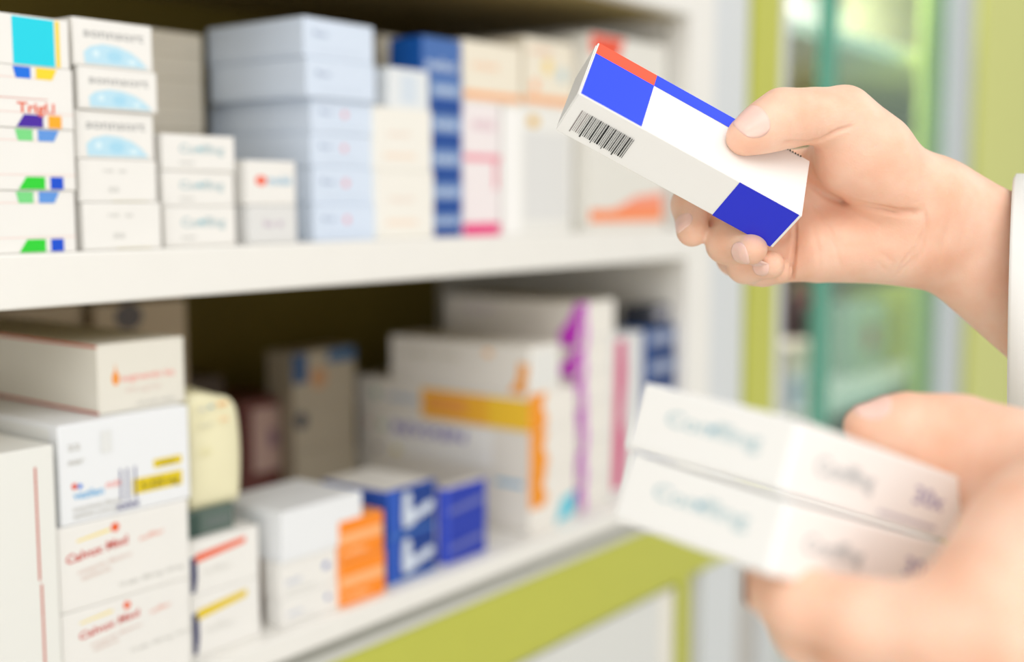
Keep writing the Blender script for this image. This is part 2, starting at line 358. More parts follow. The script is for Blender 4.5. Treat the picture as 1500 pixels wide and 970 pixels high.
# medicine tower: two lettered boxes, one with yellow bars
PM = [('F', 'poly', [(.14, .80), (.38, .84), (.38, .87), (.14, .82)], C(246, 220, 90)), ('F', 'dot', (.42, .87, .055), C(234, 96, 40)),
      ('F', 'text', ('Calvux Med', .06, .57, .105, .45, .09), C(204, 66, 50)), ('F', 'text', ('suffler', .60, .63, .06, .2, .09), C(236, 176, 160)),
      ('F', 'text', ('comprim filmirov', .14, .42, .05, .4, .09), C(222, 196, 186)), ('F', 'text', ('tabletok', .16, .34, .05, .25, .09), C(222, 200, 190)),
      ('F', 'text', ('12 tabs  850 mg / 50 mg', .44, .14, .05, .5, .02), fnt)]
bk = C(70, 70, 130); yb = C(226, 200, 30)
PM0 = [(p[0], p[1], ([(a, 1-(1-b)*.72) for a, b in p[2]] if p[1] == 'poly' else (p[2][0]+.07, 1-(1-p[2][1])*.72, p[2][2]*.78) if p[1] == 'dot' else (p[2][0], p[2][1]+.07, 1-(1-p[2][2])*.72, p[2][3]*.75, p[2][4], p[2][5])), p[3]) for p in PM]
PY = [('F', 'rect', (.70, .40, .93, .49), yb), ('F', 'rect', (.53, .17, .93, .33), yb), ('F', 'text', ('cetax', .74, .42, .05, .15), C(150, 130, 20)), ('F', 'text', ('5-320 mg', .60, .20, .09, .3), C(130, 112, 30)),
      ('F', 'dot', (.10, .38, .032), C(224, 84, 60)), ('F', 'dot', (.14, .37, .026), C(60, 130, 220)), ('F', 'text', ('vezilen', .09, .25, .08, .22), C(110, 180, 226)),
      ('F', 'text', ('mit', .33, .30, .07, .12), C(240, 160, 150)), ('F', 'text', ('comprimate filmate', .08, .13, .05, .36), fnt), ('F', 'text', ('tabletki pokrytye', .08, .06, .05, .36), fnt),
      ('F', 'rect', (.435, .14, .447, .46), bk), ('F', 'rect', (.485, .12, .497, .46), bk), ('F', 'rect', (.545, .12, .557, .46), bk), ('F', 'text', ('xxxx', .40, .05, .08, .18), bk),
      ('F', 'text', ('22', .06, .74, .06, .1), fnt), ('F', 'text', ('ser', .06, .60, .06, .12), fnt), ('F', 'rect', (.30, .66, .38, .88), C(226, 227, 225)),
      ('L', 'rect', (.05, .05, .95, .95), C(232, 233, 230))]
stack('white box, red lettering and yellow streak', 'lower left, under the yellow barred box', G_LO, 88, 283, Yn, ZL, [903, 775], .12, WHITE, [PM0, PM], 'F', jit=.0006)
z_ = atY(88, 775, Yn)[2]
stack('white box, yellow bars and dark tally lines', 'on two red lettered boxes', G_LO, 86, 279, Yn+.001, z_, [624], .17, mat('cool_white_carton', S(234, 236, 238), .45), PY, 'F')
z_ = atY(86, 624, Yn+.001)[2]
PR = [('L', 'rect', (0, .955, 1, .99), dkred), ('L', 'rect', (0, .012, 1, .045), dkred), ('L', 'text', ('nitro lingval spray', .30, .70, .08, .5), C(176, 170, 158)),
      ('F', 'dot', (.19, .50, .10, .6), C(238, 150, 60)), ('F', 'poly', [(.17, .5), (.21, .5), (.19, .72)], C(238, 150, 60)), ('F', 'text', ('augmentin bis', .25, .45, .10, .62, .0), C(240, 170, 160)),
      ('F', 'text', ('875 mg/125', .30, .28, .06, .4), C(226, 206, 196)), ('F', 'text', ('sol. pod. comp.', .42, .08, .06, .45), C(196, 194, 188))]
stack('flat white box, red edge lines and orange drop', 'on the yellow barred box', G_LO, 142, 271, Yn+.010, z_, [506], .24, mat('warm_carton', S(226, 222, 210), .5), PR, 'F')
# upright box at far left with the red line
Pq = [('F', 'rect', (.74, .52, .765, .93), dkred), ('F', 'rect', (.76, .05, .785, .505), dkred)]
stack('upright white box with a thin red vertical line', 'lower left corner', G_LO, -40, 82, Yn-.003, ZL, [672], .11, mat('leaf_white', S(232, 232, 226), .45), Pq)
# grey-brown boxes far back, top left of the lower shelf
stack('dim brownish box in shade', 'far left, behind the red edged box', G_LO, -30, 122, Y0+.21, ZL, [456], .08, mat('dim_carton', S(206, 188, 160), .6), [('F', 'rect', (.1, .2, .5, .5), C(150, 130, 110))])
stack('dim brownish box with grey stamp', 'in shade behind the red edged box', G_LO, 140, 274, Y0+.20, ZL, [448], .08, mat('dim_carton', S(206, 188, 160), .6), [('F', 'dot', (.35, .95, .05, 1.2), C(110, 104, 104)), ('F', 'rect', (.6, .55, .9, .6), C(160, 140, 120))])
# crumpled cream box
def crumpled():
    Yc = Y0+.020; a = atY(279, 750, Yc); b = atY(353, 750, Yc); zt = atY(279, 583, Yc)[2]
    W_, H_, D_ = b[0]-a[0], zt-a[2], .07
    n, m = 14, 18; V = []; Fq = []
    for face in range(2):
        pass
    bm = bmesh.new(); bmesh.ops.create_cube(bm, size=1); bmesh.ops.subdivide_edges(bm, edges=bm.edges[:], cuts=9, use_grid_fill=True)
    for v in bm.verts:
        x, y, z = v.co.x+.5, v.co.y+.5, v.co.z+.5
        bulge = .09*math.sin(math.pi*min(1, z*.9+.08))*x**3
        yy = y*D_ - .003*math.sin(math.pi*x)*math.sin(math.pi*z)*(1-y)
        zz = z*H_ + .0022*math.sin(x*6+y*3)*z**4 - .009*max(0, x-.86)/.14*z**6
        v.co = Vector(((x*(1-.02*z)+bulge)*W_*.95, yy, zz))
    bmesh.ops.smooth_vert(bm, verts=bm.verts[:], factor=.18, use_axis_x=True, use_axis_y=True, use_axis_z=True)
    bm.verts.index_update()
    mb = MB(); mb.add([v.co.copy() for v in bm.verts], [[v.index for v in f.verts] for f in bm.faces], mat('yellow_cream_paper', S(240, 234, 196), .5, noise=.08)); bm.free()
    for u, v, w_, c in [(.14, .88, .12, C(212, 210, 196)), (.32, .89, .10, C(150, 176, 186)), (.5, .90, .2, C(236, 180, 110)), (.14, .74, .26, C(222, 218, 190)), (.55, .76, .16, C(240, 206, 160)), (.16, .5, .2, C(232, 226, 180))]:
        q = [(u*W_, -.0042, v*H_), ((u+w_)*W_, -.0042, v*H_), ((u+w_)*W_, -.0042, v*H_+.0022), (u*W_, -.0042, v*H_+.0022)]
        mb.add(q, [(0, 1, 2, 3)], c)
    o = mb.build('medicine_box', smooth=True); o.location = a
    tag(o, 'bulging pale yellow box with rounded side, right of the yellow barred box', 'box', G_LO)
    return a[2]
zc = crumpled()
# two boxes with navy bar and red or yellow stripe, green-grey box on top
nv = C(22, 34, 92)
def PV(c): return [('F', 'poly', [(.02, .06), (.08, .06), (.11, .3), (.11, .72), (.02, .72)], nv), ('F', 'poly', [(.09, .60), (.80, .74), (.80, .86), (.09, .76)], c), ('F', 'text', ('sulfan', .2, .35, .12, .4), C(222, 220, 214))]
stack(['white box, navy bar and yellow stripe', 'white box, navy bar and red stripe'], 'right of red lettered boxes', G_LO, 279, 383, Y0+.010, ZL, [876, 796], .058, WHITE, [PV(C(228, 198, 30)), PV(C(236, 110, 76))])
za = atY(279, 796, Y0+.010)[2]
stack('dark green-grey flat box', 'on the navy barred boxes', G_LO, 276, 346, Y0+.018, za, [752], .085, mat('dark_green_carton', S(92, 108, 100), .45), [('F', 'rect', (0, 0, .25, .9), C(62, 84, 76)), ('F', 'rect', (.4, .3, .9, .6), C(106, 116, 112))])
# white boxes middle
PW = [('F', 'text', ('orn', .10, .35, .2, .25), C(188, 196, 216)), ('F', 'dot', (.80, .55, .11), C(110, 130, 190)), ('F', 'rect', (.1, .12, .6, .16), grey2)]
stack('white box, small blue marks', 'left of the bright orange boxes', G_LO, 413, 499, Y0+.006, ZL, [880, 826], 0, WHITE, PW, None, xb=388)
zw = atY(413, 826, Y0+.006)[2]
stack('large plain white box', 'on the blue marked boxes, left of orange', G_LO, 413, 534, Y0+.004, zw, [752], .066, mat('cool_white_carton', S(234, 236, 238), .45), [('L', 'rect', (.3, .1, .7, .9), C(222, 226, 228))])
# orange boxes
og1, og2 = C(250, 140, 30), C(250, 180, 120)
PO = [('F', 'rect', (.02, .02, .98, .98), og1), ('F', 'rect', (.02, .42, .98, .68), og2), ('F', 'text', ('nolfex', .08, .14, .14, .7), C(252, 200, 150))]
stack('bright orange box, pale band', 'left of the blue emblem boxes', G_LO, 499, 566, Y0+.004, ZL, [827, 766], .06, mat('orange_carton', S(248, 160, 80), .45), PO)
# blue boxes with white glyph
db, rb, bw = C(16, 66, 150), C(46, 78, 196), C(206, 216, 230)
def PG(): return [('F', 'rect', (.22, .04, .98, .98), C(18, 58, 136)), ('F', 'dot', (.38, .78, .13), bw), ('F', 'poly', [(.30, .78), (.48, .74), (.46, .56), (.50, .48), (.60, .46), (.80, .58), (.92, .58), (.96, .46), (.88, .36), (.60, .26), (.44, .14), (.30, .14), (.28, .4)], bw), ('F', 'rect', (0, 0, .98, .06), C(70, 120, 190)), ('T', 'rect', (.0, .04, 1, 1), WHITE), ('L', 'rect', (0, .0, .6, 1), C(30, 90, 190))]
stack('deep blue box, white emblem', 'right of the orange boxes', G_LO, 571, 642, Y0+.010, ZL, [792, 722], .07, mat('deep_blue_carton', S(40, 88, 190), .4), PG())
stack('royal blue box, pale stripe', 'right of the white emblem boxes', G_LO, 655, 714, Y0+.010, ZL, [775, 717], 0, mat('royal_blue_carton', S(72, 96, 214), .4),
      [('F', 'rect', (.04, .02, .98, .98), C(32, 56, 168)), ('F', 'poly', [(.05, .32), (.95, .44), (.95, .62), (.05, .46)], C(104, 112, 176)), ('T', 'rect', (.0, .04, 1, 1), WHITE)], xb=640)
# boxes whose pale tops show behind the blue ones
zp = atY(413, 752, Y0+.004)[2]-.0015
def flat(lab, x0, y0, w, d, z1, m):
    carton('medicine_box', lab, 'box', G_LO, Matrix.Translation((x0, y0, ZL+.0002)), w, d, z1-ZL, m)
xa = atY(413, 800, Y0+.004)[0]
flat('plain white box, only its top showing behind the navy barred boxes', xa-.090, Y0+.072, .084, .045, zp, mat('soft_white', S(234, 233, 228), .5))
# dark dim cartons behind
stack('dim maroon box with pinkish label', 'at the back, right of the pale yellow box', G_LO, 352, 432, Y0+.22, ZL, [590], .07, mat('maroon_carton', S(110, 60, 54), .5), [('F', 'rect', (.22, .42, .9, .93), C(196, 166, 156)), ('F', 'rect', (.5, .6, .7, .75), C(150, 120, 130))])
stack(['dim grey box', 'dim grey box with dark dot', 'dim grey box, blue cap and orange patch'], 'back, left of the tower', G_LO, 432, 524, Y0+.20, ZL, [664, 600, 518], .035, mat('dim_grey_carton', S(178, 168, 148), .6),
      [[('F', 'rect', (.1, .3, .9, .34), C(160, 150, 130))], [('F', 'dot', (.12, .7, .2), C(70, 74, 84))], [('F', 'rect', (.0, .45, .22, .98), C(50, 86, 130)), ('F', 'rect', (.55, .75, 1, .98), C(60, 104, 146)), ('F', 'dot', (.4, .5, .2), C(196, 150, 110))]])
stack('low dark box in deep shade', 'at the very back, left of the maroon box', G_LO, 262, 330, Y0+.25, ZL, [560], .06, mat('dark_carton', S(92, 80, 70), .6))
# tower A : violet word box, orange band box, squiggle box
ps = C(112, 84, 196); st = mat('tower_white', S(236, 232, 224), .45); oor, oye = C(244, 156, 40), C(252, 204, 60)
ORW = C(240, 150, 30)
def wave(lo=0.0): return ('F', 'poly', [(0, lo), (.30, lo), (.38, lo+(1-lo)*.3), (.28, lo+(1-lo)*.62), (.36, 1), (0, 1)], ORW)
PV0 = [wave(.42), ('F', 'poly', [(.55, .02), (.95, .10), (1.0, .52), (.70, .44)], C(90, 200, 222)), ('L', 'rect', (.82, .80, .97, .88), C(110, 180, 220)), ('L', 'rect', (.2, .2, .8, .26), grey2)]
PVi = [('L', 'rect', (.18, .05, .80, .97), C(245, 245, 243)), ('L', 'text', ('REVIXEN', .22, .58, .26, .46), C(64, 32, 176)), ('L', 'dot', (.15, .7, .08), C(120, 190, 150)), ('L', 'dot', (.07, .72, .06), C(226, 130, 120)), ('L', 'dot', (.24, .12, .09, 1.6), C(236, 226, 160)), ('L', 'dot', (.12, .1, .07), C(80, 80, 120)), wave()]
POb = [('L', 'rect', (.40, .05, 1, .86), oye), ('L', 'rect', (.40, .05, .78, .86), C(250, 186, 60)), ('L', 'rect', (.43, .25, .66, .7), C(244, 166, 80)), ('L', 'dot', (.12, .55, .13), C(150, 190, 170)), ('L', 'text', ('colexin', .18, .42, .24, .2), C(150, 176, 206)), wave()]
stack(['white box with thin blue bar, bottom, right of the royal blue boxes', 'white box with violet lettering on its long side', 'white box with orange band along its long side'], 'tall tower', G_LO, 776, 846, Y0+.010, ZL, [700, 637, 580], 0, st, [PV0, PVi, POb], xb=522)
POs = [('L', 'poly', [(.86, .0), (.97, .0), (1.0, .62), (.93, .66), (.92, .3)], C(248, 170, 80)), ('L', 'text', ('ampril  forte', .12, .60, .13, .5), C(206, 200, 180)), ('L', 'dot', (.72, .80, .08, 1.6), C(248, 196, 140)), ('F', 'rect', (.1, .1, .9, .9), C(226, 226, 222))]
stack('white box with small orange squiggle', 'on the orange banded box', G_LO, 776, 822, Y0+.012, atY(776, 580, Y0+.010)[2], [509], 0, st, POs, xb=572)
# tower B: purple squiggle boxes
vi = C(206, 60, 210)
PPu = [('L', 'poly', [(.85, .02), (.96, .02), (1.0, .98), (.95, .98), (.90, .6), (.83, .28)], vi), ('L', 'text', ('mezasin', .12, .68, .14, .5), C(214, 200, 216)), ('F', 'rect', (.2, .2, .9, .24), C(214, 214, 212)), ('F', 'poly', [(0, 0), (.10, 0), (.14, .4), (.08, .7), (.12, 1), (0, 1)], vi)]
stack('long white box, purple wave', 'left of the raspberry striped carton', G_LO, 854, 900, Y0+.020, ZL, [715, 660, 600, 555, 512, 444], 0, st, PPu, xb=652)
# C
stack('upright white carton with a raspberry stripe', 'right of the purple wave boxes', G_LO, 899, 944, Y0+.018, ZL, [492], .12, mat('grey_white_carton', S(222, 222, 220), .5), [('F', 'poly', [(0, .06), (.36, .06), (.44, .35), (.34, .5), (.44, .75), (.4, .97), (.1, .97)], C(206, 70, 120))])
# D
PD = [('F', 'rect', (.0, .0, 1, .3), C(40, 60, 110)), ('F', 'rect', (.05, .45, .9, .8), C(150, 160, 184)), ('L', 'rect', (0, 0, 1, 1), C(14, 78, 150))]
stack('dark blue box, grey label', 'by the end panel, lower shelf', G_LO, 948, 990, Y0+.012, ZL, [700, 655, 610, 568, 526, 482], 0, mat('ink_blue_carton', S(44, 76, 130), .45), PD, xb=905)
stack('black-capped small box', 'on top of the dark blue boxes by the end panel', G_LO, 950, 984, Y0+.018, atY(948, 482, Y0+.012)[2], [450], 0, mat('black_carton', S(40, 44, 56), .5), [('F', 'rect', (.3, .3, .9, .9), C(150, 150, 160))], xb=912)

# boxes in the glass cabinet
def cbox(x0, y0, z0, w, d, h, m, lab, pr=()):
    carton('medicine_box', lab, 'box', G_CAB, Matrix.Translation((x0, y0, z0+.0003)), w, d, h, m, pr)
c0, c1, c2 = SHELVES
def cb(pl, pr, Y, z0, h, m, lab, pr_=(), d=.08):
    a = atY(pl, 400, Y)[0]; b = atY(pr, 400, Y)[0]; cbox(a, Y, z0, b-a, d, h, m, lab, pr_)
cb(1162, 1206, Y0+.07, c2, .050, WHITE, 'pale box with blue side inside the glass cabinet', [('F', 'rect', (0, 0, .3, .8), C(150, 180, 210)), ('F', 'dot', (.6, .4, .1), C(220, 120, 120))])
cb(1160, 1210, Y0+.075, c2+.0505, .030, mat('beige_carton', S(224, 214, 194), .5), 'beige box on the pale blue sided box inside the glass cabinet')
cb(1152, 1200, Y0+.22, c2, .150, mat('plum_carton', S(104, 84, 88), .5), 'dark plum box at the back of the glass cabinet', [('F', 'rect', (.55, .72, 1, .8), C(190, 50, 80)), ('F', 'rect', (0, .84, 1, 1), C(130, 116, 104))])
cb(1255, 1300, Y0+.12, c2, .11, mat('sage_carton', S(186, 200, 184), .5), 'grey-green box behind the sliding glass', [('F', 'dot', (.5, .5, .2), C(196, 130, 130))])
cb(1306, 1345, Y0+.12, c2, .13, mat('lime_carton', S(200, 200, 90), .5), 'yellow-green box behind the sliding glass')
cb(1155, 1225, Y0+.07, c0, .07, WHITE, 'white box with red cap on the upper shelf of the glass cabinet', [('F', 'rect', (0, .6, 1, 1), C(200, 90, 80))])
cb(1250, 1302, Y0+.12, c1, .12, mat('mist_carton', S(196, 206, 200), .5), 'large misty grey box behind the glass on the middle shelf')
cb(1310, 1350, Y0+.12, c1, .16, LIMEP, 'tall yellow-green box behind the glass on the middle shelf')

# ------------------------------------------------------------------ cartons held in the hands
def cmat(o, ax, ay, az):          # columns in camera frame -> world matrix
    w = lambda a: Rt*a[0]-Up*a[1]+Fw*a[2]
    ax, ay, az = [w(np.array(a)) for a in (ax, ay, az)]; P = c2w(*o)
    return Matrix([[ax[i], ay[i], az[i], P[i]] for i in range(3)]+[[0, 0, 0, 1]])
def rod(w):
    t = np.linalg.norm(w); k = w/t; K = np.array([[0, -k[2], k[1]], [k[2], 0, -k[0]], [-k[1], k[0], 0]])
    return np.eye(3)+math.sin(t)*K+(1-math.cos(t))*K@K
R = rod(np.array([2.37802, 0.50512, 0.39127]))
HB_o = np.array([0.02922, -0.10352, .52]); HB_a, HB_b, HB_c = R[:, 0], R[:, 1], -R[:, 2]
HL, HW, HH = .11489, .04078, .02375
red, blu, blk = C(250, 92, 62, .35), C(40, 74, 250, .35), C(14, 12, 14)
hp = [('F', 'rect', (.006, .79, .272, .994), red), ('F', 'rect', (.006, .012, .272, .79), blu), ('F', 'rect', (.272, .79, .672, .994), blu),
      ('B', 'rect', (.715, .0, .988, .995), C(36, 48, 214, .3))]
u = .045
bars = [1, .4, .4, .9, .5, .4, 1.2, .5, .8, .4, .5, 1.3, .6, .4, .9, 1.6, .5, .4, .7, 1.2, .4, .5, .9, .5, 1.1, .6, .4, 1.3, .8, .5]
for i, b in enumerate(bars):
    w_ = .0046*b; col = C(140, 130, 128) if i < 5 else blk
    hp.append(('B', 'rect', (u, .18 if i % 6 else .13, u+w_, .70), col)); u += w_+.0046
for i in range(9):
    hp.append(('F', 'rect', (.85+i*.0125, .965, .85+i*.0125+.006, .995), blk))
carton('medicine_carton', 'blue, red and white medicine carton with a barcode, held in the upper hand', 'box', None,
       cmat(HB_o, HB_a, HB_c, HB_b), HL, HH, HW, BRIGHT, hp, 'L', bev=.0005)

LR = np.array([[-0.6460885087880421, 0.7098314494561875, -0.2805511578571236], [-0.14144351220724682, 0.24985382729579186, 0.957897070587505], [0.7500422465878327, 0.6585684310294359, -0.06102663340627945]])
LB_o = np.array([0.09033, 0.02743, .36]); lx, ly, lz = LR[:, 1], LR[:, 0], -LR[:, 2]
LW, LD, LH = .1105, .0662, .0479
tl, tl2 = C(190, 210, 214), C(176, 170, 198)
PH = [('L', 'text', ('Conffing', .22, .48, .22, .6), tl), ('L', 'dot', (.52, .58, .05), C(120, 178, 200)), ('F', 'text', ('Conffing', .12, .40, .24, .32), C(186, 192, 194)), ('F', 'text', ('30x', .68, .42, .26, .25), tl2), ('F', 'rect', (.50, .12, .86, .17), C(196, 192, 204))]
base_dn = LB_o - lz*LH
for i, (lab, sl, yw) in enumerate([('lower of the two white cartons held in the near hand', -.002, .0), ('upper of the two white cartons held in the near hand', .0035, .0)]):
    o = base_dn + lz*(LH/2+.0004)*i + lx*sl*.0 + ly*(sl+.002)*.6
    carton('medicine_carton', lab, 'box', 'cartons held in the near hand', cmat(o, lx, ly, lz), LW, LD, LH/2-.0004, BRIGHT, PH, 'L', bev=.0012)

# ------------------------------------------------------------------ hands: smooth distance-field bodies
class Field:
    def __init__(s, lo, hi, h):
        s.h = h; s.lo = np.array(lo, float); n = np.ceil((np.array(hi)-s.lo)/h).astype(int)+1; s.n = n
        s.ax = [s.lo[i]+h*np.arange(n[i]) for i in range(3)]
        s.D = np.full(n, .03, np.float32)
    def _sub(s, a, b, r):
        lo = np.minimum(a, b)-r; hi = np.maximum(a, b)+r; sl = []
        for i in range(3):
            i0 = max(int((lo[i]-s.lo[i])/s.h), 0); i1 = min(int((hi[i]-s.lo[i])/s.h)+2, s.n[i]); 
            if i1 <= i0: return None
            sl.append(slice(i0, i1))
        return tuple(sl)
    def cone(s, a, b, ra, rb, sl):
        X, Y, Z = np.meshgrid(*[s.ax[i][sl[i]].astype(np.float32) for i in range(3)], indexing='ij')
        ba = b-a; L2 = float(ba@ba) + 1e-12
        t = np.clip(((X-a[0])*ba[0]+(Y-a[1])*ba[1]+(Z-a[2])*ba[2])/L2, 0, 1)
        return np.sqrt((X-a[0]-t*ba[0])**2+(Y-a[1]-t*ba[1])**2+(Z-a[2]-t*ba[2])**2)-(ra+(rb-ra)*t)
    def smin(s, sl, d, k):
        A = s.D[sl]; h = np.maximum(k-np.abs(A-d), 0)/k; s.D[sl] = np.minimum(A, d)-h*h*k*.25
    def capsule(s, a, b, ra, rb, k):
        sl = s._sub(a, b, max(ra, rb)+.028)
        if sl: s.smin(sl, s.cone(a, b, ra, rb, sl), k)
    def chain(s, pts, k_in, k_out):     # pts: [(xyz, r)...], joined on its own first, then merged into the body
        P = np.array([p for p, r in pts]); rm = max(r for p, r in pts)+.028
        sl = s._sub(P.min(0), P.max(0), rm)
        if not sl: return
        d = None
        for (a, ra), (b, rb) in zip(pts[:-1], pts[1:]):
            e = s.cone(a, b, ra, rb, sl)
            if d is None: d = e
            else: h = np.maximum(k_in-np.abs(d-e), 0)/k_in; d = np.minimum(d, e)-h*h*k_in*.25
        s.smin(sl, d, k_out)
    def nets(s):
        D = s.D; neg = D < 0; n = D.shape
        c = np.zeros(tuple(np.array(n)-1), np.int8)
        for dx in (0, 1):
            for dy in (0, 1):
                for dz in (0, 1): c += neg[dx:n[0]-1+dx, dy:n[1]-1+dy, dz:n[2]-1+dz]
        cells = np.argwhere((c > 0) & (c < 8)); idx = -np.ones(c.shape, np.int64); idx[tuple(cells.T)] = np.arange(len(cells))
        acc = np.zeros((len(cells), 3)); cnt = np.zeros(len(cells))
        cor = [(i, j, k) for i in (0, 1) for j in (0, 1) for k in (0, 1)]
        for p in cor:
            for axx in range(3):
                if p[axx]: continue
                q = list(p); q[axx] = 1
                a = D[tuple((cells+np.array(p)).T)].astype(float); b = D[tuple((cells+np.array(q)).T)].astype(float)
                m = (a < 0) != (b < 0); t = np.where(m, a/np.where(m, a-b, 1), 0)
                pos = np.array(p, float)[None].repeat(len(cells), 0); pos[:, axx] += t
                acc[m] += pos[m]; cnt[m] += 1
        V = (cells+acc/cnt[:, None])*s.h+s.lo
        Q = []
        for axx in range(3):
            o1, o2 = [(1, 2), (2, 0), (0, 1)][axx]
            sh = [slice(None)]*3; sh2 = [slice(None)]*3; sh[axx] = slice(0, n[axx]-1); sh2[axx] = slice(1, n[axx])
            for o in (o1, o2): sh[o] = slice(1, n[o]-1); sh2[o] = slice(1, n[o]-1)
            A = neg[tuple(sh)]; B = neg[tuple(sh2)]; e = np.argwhere(A != B)
            flip = A[tuple(e.T)]
            base = e.copy(); base[:, o1] += 1; base[:, o2] += 1
            def g(d1, d2):
                z = base.copy(); z[:, o1] -= d1; z[:, o2] -= d2; return idx[tuple(z.T)]
            q = np.stack([g(0, 0), g(1, 0), g(1, 1), g(0, 1)], 1); q[~flip] = q[~flip][:, ::-1]; Q.append(q)
        return V, np.concatenate(Q)
def relax(V, Q, it, lam=.5):
    E = np.concatenate([Q[:, [0, 1]], Q[:, [1, 2]], Q[:, [2, 3]], Q[:, [3, 0]]]); E = np.concatenate([E, E[:, ::-1]])
    cnt = np.bincount(E[:, 0], minlength=len(V))[:, None]
    for _ in range(it):
        for l in (lam, -lam*1.04):
            s_ = np.stack([np.bincount(E[:, 0], V[E[:, 1], i], len(V)) for i in range(3)], 1)/cnt
            V = V+l*(s_-V)
    return V
def normals(V, Q):
    N = np.cross(V[Q[:, 2]]-V[Q[:, 0]], V[Q[:, 3]]-V[Q[:, 1]]); out = np.zeros_like(V)
    for i in range(4):
        for c in range(3): out[:, c] += np.bincount(Q[:, i], N[:, c], len(V))
    return out/(np.linalg.norm(out, axis=1, keepdims=True)+1e-12)
def to_world(V): return CAM + V[:, :1]*Rt - V[:, 1:2]*Up + V[:, 2:3]*Fw
def crease(V, N, path, amp, wid, zmax=9.0):   # path in image columns/rows, wid in px; pushes the near skin inwards
    px = CX+V[:, 0]/V[:, 2]*FPX; py = CY+V[:, 1]/V[:, 2]*FPX; d = np.full(len(V), 1e9)
    for (a, b) in zip(path[:-1], path[1:]):
        a = np.array(a, float); b = np.array(b, float); ba = b-a
        t = np.clip(((px-a[0])*ba[0]+(py-a[1])*ba[1])/(ba@ba), 0, 1)
        d = np.minimum(d, np.hypot(px-a[0]-t*ba[0], py-a[1]-t*ba[1]))
    # fade at both ends of the path
    e = np.minimum(np.hypot(px-path[0][0], py-path[0][1]), np.hypot(px-path[-1][0], py-path[-1][1]))
    w = np.exp(-(d/wid)**2)*np.clip((e+4)/14, .25, 1)*np.clip(-N[:, 2]*2, 0, 1)*(V[:, 2] < zmax)
    return V-N*(amp*.001*w)[:, None]

SK = bpy.data.materials.new('skin'); SK.use_nodes = True; nt = SK.node_tree; b = nt.nodes['Principled BSDF']
tc = nt.nodes.new('ShaderNodeTexCoord'); n1 = nt.nodes.new('ShaderNodeTexNoise'); n1.inputs['Scale'].default_value = 42; n1.inputs['Detail'].default_value = 3
cr = nt.nodes.new('ShaderNodeValToRGB'); cr.color_ramp.elements[0].position = .32; cr.color_ramp.elements[1].position = .68
cr.color_ramp.elements[0].color = (*S(239, 187, 158), 1); cr.color_ramp.elements[1].color = (*S(248, 208, 184), 1)
nt.links.new(tc.outputs['Object'], n1.inputs['Vector']); nt.links.new(n1.outputs['Fac'], cr.inputs[0]); nt.links.new(cr.outputs[0], b.inputs['Base Color'])
b.inputs['Roughness'].default_value = .46; b.inputs['Specular IOR Level'].default_value = .35
b.inputs['Subsurface Weight'].default_value = .35; b.inputs['Subsurface Radius'].default_value = (1, .36, .2); b.inputs['Subsurface Scale'].default_value = .0035
v1 = nt.nodes.new('ShaderNodeTexVoronoi'); v1.inputs['Scale'].default_value = 900; n2 = nt.nodes.new('ShaderNodeTexNoise'); n2.inputs['Scale'].default_value = 260; n2.inputs['Detail'].default_value = 4
ma = nt.nodes.new('ShaderNodeMath'); ma.operation = 'ADD'; nt.links.new(v1.outputs['Distance'], ma.inputs[0]); nt.links.new(n2.outputs['Fac'], ma.inputs[1])
nt.links.new(tc.outputs['Object'], v1.inputs['Vector']); nt.links.new(tc.outputs['Object'], n2.inputs['Vector'])
bp = nt.nodes.new('ShaderNodeBump'); bp.inputs['Strength'].default_value = .20; bp.inputs['Distance'].default_value = .0004
nt.links.new(ma.outputs[0], bp.inputs['Height']); nt.links.new(bp.outputs[0], b.inputs['Normal'])
NAIL = mat('nail', S(250, 206, 192), .28, .5, Subsurface_Weight=.2, Subsurface_Scale=.002)

def P(px, py, d, rpx): return (px2c(px, py, d), rpx/FPX*d)

# --- upper hand (a right hand, palm towards the viewer, thumb on the carton)
f = Field([.072, -.145, .515], [.335, .075, .665], .0009)
K = .010
# forearm and wrist
f.capsule(*[q for p in (P(1386, 303, .590, 60), P(1540, 393, .587, 74)) for q in p][0::2], *[q for p in (P(1386, 303, .590, 60), P(1540, 393, .587, 74)) for q in p][1::2], K)
def cap(a, b, k=K): f.capsule(a[0], b[0], a[1], b[1], k)
cap(P(1378, 362, .592, 56), P(1525, 467, .590, 74), .02)
# palm body
cap(P(1370, 315, .590, 60), P(1185, 262, .612, 40), .014)
cap(P(1370, 330, .592, 58), P(1172, 310, .615, 42), .014)
cap(P(1365, 350, .594, 54), P(1176, 352, .608, 42), .014)
cap(P(1330, 357, .588, 56), P(1200, 368, .592, 46), .012)
# thenar
cap(P(1345, 285, .580, 62), P(1262, 226, .570, 50), .012)
cap(P(1250, 215, .572, 46), P(1215, 232, .592, 34), .012)   # web towards the index
cap(P(1300, 262, .570, 40), P(1240, 245, .572, 34), .012)
# thumb
f.chain([P(1283, 218, .566, 50), P(1234, 173, .560, 42), P(1188, 170, .553, 35.5), P(1146, 174, .5465, 39), P(1116, 188, .5425, 30.5), P(1090, 201, .5405, 26.5)], .008, .010)
# index, behind the carton
f.chain([P(1185, 255, .610, 38), P(1090, 255, .604, 32), P(1048, 268, .602, 31), P(1012, 300, .590, 26), P(1014, 338, .576, 23.5)], .005, .003)
# middle
f.chain([P(1172, 305, .614, 38), P(1084, 322, .600, 32), P(1067, 334, .592, 30), P(1064, 357, .572, 27), P(1100, 364, .5555, 24)], .005, .0022)
# ring
f.chain([P(1176, 345, .608, 38), P(1100, 365, .602, 31), P(1080, 375, .594, 28), P(1092, 388, .576, 25), P(1128, 388, .563, 21)], .005, .0018)
